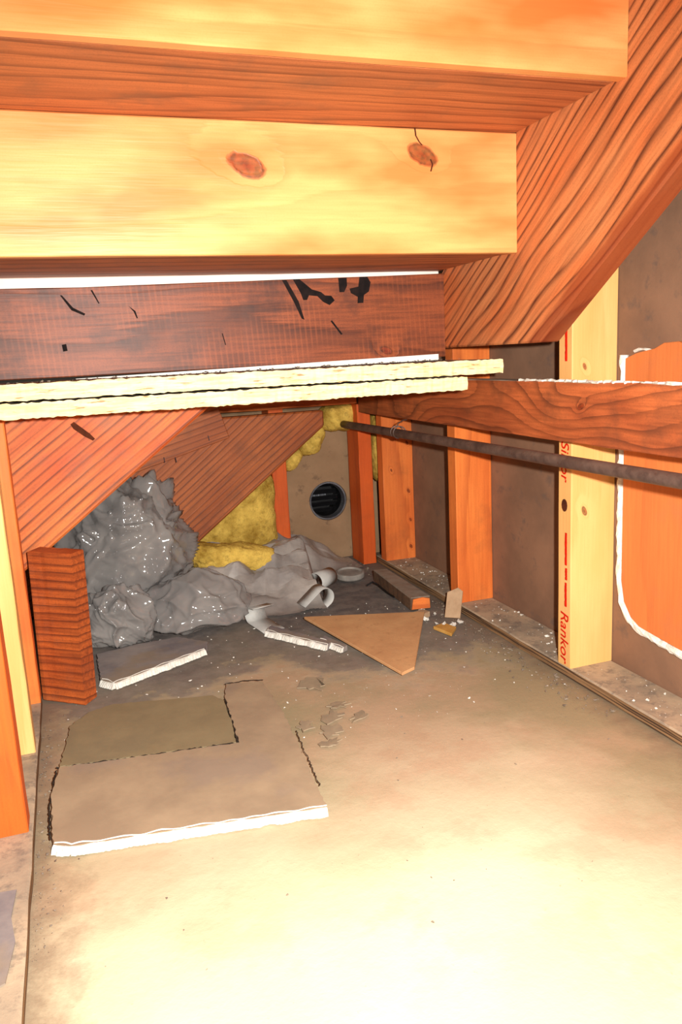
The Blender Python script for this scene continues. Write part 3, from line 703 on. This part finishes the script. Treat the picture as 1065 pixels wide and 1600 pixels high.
# triangular brown board resting on rubble
tri = prism('triangular_board', [(.440, 1.583), (.515, 1.222), (.545, 1.235), (.684, 1.487)], .006,
            Matrix.Translation((.54, 1.42, .012)) @ Matrix.Rotation(math.radians(-1.0), 4, 'Y') @ Matrix.Rotation(math.radians(1.3), 4, 'X') @ Matrix.Translation((-.54, -1.42, 0)), M['card'], None, .0008)
tag(tri, 'triangular brown fibreboard scrap lying in the middle of the floor', 'board')
# wood block lying by the plate
wbk = prism('wood_block', [(.684, 1.560), (.731, 1.553), (.733, 1.812), (.698, 1.822)], .031, Matrix.Translation((0, 0, .001)), M['oldwood'], None, .002)
tag(wbk, 'dusty old wood block lying along the right sole plate', 'block')
ef = prism('split_end', [(.002, .004), (.045, .004), (.044, .026), (.028, .030), (.006, .027)], .003, frame((.684, 1.5598, .001), (.989, -.147, 0), (0, 0, 1)), M['stud'], wbk, 0)
ef['label'] = 'freshly split orange end'
lc = prism('wood_chip', [(-.017, 0), (.017, 0), (.017, .062), (.006, .070), (-.017, .058)], .004,
           Matrix.Translation((.742, 1.468, .003)) @ Matrix.Rotation(math.radians(-38), 4, 'Z') @ Matrix.Rotation(math.radians(52), 4, 'X'), M['chipwood'], None, .0005)
tag(lc, 'flat pale wood chip leaning against the right sole plate', 'chip')
oc = prism('wood_chip', [(.676, 1.428), (.690, 1.372), (.718, 1.405), (.706, 1.44)], .007, Matrix.Translation((0, 0, .001)), M['yellowchip'], None, .001)
tag(oc, 'amber wood chip on the floor in front of the leaning chip', 'chip')
oc2 = prism('wood_chip', [(.672, 1.520), (.680, 1.492), (.706, 1.505), (.70, 1.53)], .012, Matrix.Translation((0, 0, .001)), M['chipwood'], None, .001)
tag(oc2, 'small pale wood chip at the end of the old wood block', 'chip')

# curled grey strips
def curl(name, c, rad, width, a0, a1, ax, label, tail=.0, tail2=.0):
    """strip bent about an axis; ax = heading of the axis in the floor plane (deg)"""
    n = 26; prof = []
    for k in range(n + 1):
        a = math.radians(a0 + (a1 - a0) * k / n); prof.append((rad * math.cos(a), rad + rad * math.sin(a)))
    if tail:
        (p0, q0), (p1, q1) = prof[0], prof[1]; l = math.hypot(p1 - p0, q1 - q0)
        prof = [(p0 + (p0 - p1) / l * tail * f, q0 + (q0 - q1) / l * tail * f) for f in (1, .66, .33)] + prof
    if tail2:
        (p0, q0), (p1, q1) = prof[-1], prof[-2]; l = math.hypot(p1 - p0, q1 - q0)
        prof += [(p0 + (p0 - p1) / l * tail2 * f, q0 + (q0 - q1) / l * tail2 * f) for f in (.33, .66, 1)]
    th = .0012; vs = []; fs = []; m = len(prof)
    mz = min(q for _, q in prof)
    for s in (-width / 2, width / 2):
        for i, (p, q) in enumerate(prof):
            a, b = prof[max(0, i - 1)], prof[min(m - 1, i + 1)]; tx, tz = b[0] - a[0], b[1] - a[1]; l = math.hypot(tx, tz)
            for o_ in (0, th): vs.append((p - tz / l * o_, s, q - mz + tx / l * o_ + .001))
    for i in range(m - 1):
        a, b = 2 * i, 2 * m + 2 * i
        fs += [(a, a + 2, b + 2, b), (a + 1, b + 1, b + 3, a + 3), (a, a + 1, a + 3, a + 2), (b, b + 2, b + 3, b + 1)]
    fs += [(0, 2 * m, 2 * m + 1, 1), (2 * m - 2, 2 * m - 1, 4 * m - 1, 4 * m - 2)]
    mw = Matrix.Translation((c[0], c[1], c[2])) @ Matrix.Rotation(math.radians(ax), 4, 'Z')
    o = link(name, me_from(name, vs, fs), M['paper'], mw, None, True); return tag(o, label, 'curled strip', 'curled grey strips on the floor')
curl('curled_strip', (.555, 1.800, .002), .021, .062, 150, -95, -55, 'silver-grey strip rolled into a tube near the round disc', .05, .02)
curl('curled_strip', (.515, 1.690, .002), .022, .045, -60, 130, 10, 'grey strip bent into an arch behind the triangular board', .01, .05)
curl('curled_strip', (.352, 1.640, .002), .017, .050, 270, 95, -75, 'grey strip curled over at the end of the narrow wallboard strip', .07, .03)
# round disc
n = 36; pr = [(0, 0), (.036, 0), (.0385, .003), (.0385, .012), (.036, .015), (.033, .0155), (.031, .011), (0, .011)]
vs = []; fs = []
for (r, z) in pr:
    for k in range(n): a = 2 * math.pi * k / n; vs.append((r * math.cos(a), r * math.sin(a), z))
for q in range(len(pr) - 1):
    for k in range(n): fs.append((q * n + k, q * n + (k + 1) % n, (q + 1) * n + (k + 1) % n, (q + 1) * n + k))
me = me_from('round_lid', vs, fs); bm = bmesh.new(); bm.from_mesh(me); bmesh.ops.remove_doubles(bm, verts=bm.verts, dist=1e-6); bm.to_mesh(me); bm.free()
dk = link('round_lid', me, M['lid'], Matrix.Translation((.652, 1.875, .006)) @ Matrix.Rotation(.08, 4, 'X'))
tag(dk, 'round grey lid lying tilted beyond the curled strips', 'lid')
cb = link('black_cable', tube_mesh('black_cable', [(.655, 1.76, .012), (.668, 1.752, .022), (.678, 1.74, .016), (.684, 1.70, .006), (.688, 1.665, .004)], .0022, 8), M['black'])
tag(cb, 'short black cable end on the floor beside the wood block', 'cable')

# ================================================================== crumbs
def chunk(bm, c, s, rs):
    vs = []
    R = Matrix.Rotation(rs.uniform(0, 6.28), 3, 'Z') @ Matrix.Rotation(rs.uniform(-.5, .5), 3, 'X')
    for d in ((1, .2, .2), (-1, 0, .1), (.1, .8, 0), (-.2, -.7, .2), (.2, .1, .55), (0, 0, -.4)):
        vs.append(bm.verts.new(Vector(c) + R @ (Vector(d) * s * rs.uniform(.45, 1.4))))
    for a, b, c_ in ((0, 2, 4), (2, 1, 4), (1, 3, 4), (3, 0, 4), (2, 0, 5), (1, 2, 5), (3, 1, 5), (0, 3, 5)): bm.faces.new((vs[a], vs[b], vs[c_]))
def crumbs(name, n, gen, smin, smax, mat, label, seed):
    rs = random.Random(seed); bm = bmesh.new()
    for i in range(n):
        x, y, z = gen(rs); s = smin + (smax - smin) * rs.random() ** 3; chunk(bm, (x, y, z + s * .35), s, rs)
    me = bpy.data.meshes.new(name); bm.to_mesh(me); bm.free()
    return tag(link(name, me, mat), label, 'debris', kind='stuff')
crumbs('plaster_crumbs', 380, lambda r: (r.uniform(-.06, .76), r.uniform(1.05, 1.66), .001), .0006, .0034, M['gypsum'], 'white plaster crumbs scattered over the dusty floor', 1)
crumbs('plate_crumbs', 380, lambda r: (.768 - abs(r.gauss(0, .035)), r.uniform(.95, 1.6), .001), .001, .005, M['rubble'], 'grey rubble gathered along the right sole plate', 2)
crumbs('plate_top_crumbs', 220, lambda r: (r.uniform(.785, .86), r.choice([r.uniform(1.14, 1.5), r.uniform(1.55, 1.92), r.uniform(.6, 1.08)]), H + PT), .0006, .005, M['gypsum'], 'white crumbs lying on the right sole plate', 3)
crumbs('floor_grit', 70, lambda r: (r.uniform(-.05, .75), r.uniform(.6, 1.1), .0005), .0006, .0028, M['rubble'], 'sparse dark grit on the bright near floor', 8)
crumbs('left_crumbs', 260, lambda r: (-.094 + abs(r.gauss(0, .014)), r.uniform(.75, 1.34), .001), .0008, .003, M['rubble'], 'brown grit along the left sole plate', 4)
crumbs('landing_crumbs', 160, lambda r: (r.uniform(-.1, .66), r.uniform(1.222, 1.30), H - .0165), .001, .004, M['rubble'], 'grit lying along the landing edge', 5)
crumbs('far_crumbs', 160, lambda r: (r.uniform(.60, .73), r.uniform(1.86, 2.05), .003), .0015, .006, M['rubble'], 'grey rubble in the far right corner', 6)
rs = random.Random(9)
for i in range(12):
    bm = bmesh.new(); s = rs.uniform(.006, .012); chunk(bm, (0, 0, s * .5), s, rs); me = bpy.data.meshes.new('plaster_chip'); bm.to_mesh(me); bm.free()
    o = link('plaster_chip', me, M['gypsum'], Matrix.Translation((rs.uniform(.68, .745), rs.uniform(1.415, 1.535), .001)))
    tag(o, 'white plaster chip in the heap at the end of the old wood block', 'chip', 'white plaster chips by the wood block')

rs = random.Random(21)
M['flake'] = sheet_mat('dirty paper flake', (140, 126, 106), (166, 148, 122), (124, 112, 98))
for i, (x, y, r_, lab) in enumerate([(.300, 1.115, .020, 'dark peeled paper flake touching the right edge of the large beige offcut'), (.335, 1.085, .026, 'brown peeled paper flake right of the large beige offcut'), (.352, 1.13, .024, 'largest grey peeled paper flake in the patch beside the beige offcut'),
        (.318, 1.045, .018, 'small peeled paper flake nearest the viewer in the torn patch'), (.392, 1.11, .022, 'rightmost grey peeled paper flake in the torn patch'), (.37, 1.165, .020, 'farthest peeled paper flake in the torn patch'), (.36, 1.262, .030, 'grey paper flake on the bare floor in front of the wallboard strip')]):
    k = 17; ph = rs.uniform(0, 6)
    poly = [(r_ * rs.uniform(.35, 1.3) * math.cos(2 * math.pi * q / k), r_ * .75 * rs.uniform(.35, 1.3) * math.sin(2 * math.pi * q / k)) for q in range(k)]
    o = prism('paper_flake', poly, .0018, Matrix.Translation((x, y, .0035)) @ Matrix.Rotation(ph, 4, 'Z') @ Matrix.Rotation(rs.uniform(-.12, .12), 4, 'X'), M['flake'], None, 0)
    tag(o, lab, 'paper flake', 'peeled paper flakes')

dp = prism('dust_paper', [(-.198, .70), (-.150, .69), (-.112, .705), (-.106, .76), (-.112, .80), (-.109, .845), (-.15, .85), (-.198, .842)], .0016, Matrix.Translation((0, 0, H + PT + .0012)), M['dryC'], None, 0)
tag(dp, 'grey dusty paper scrap lying on the left sole plate', 'paper')
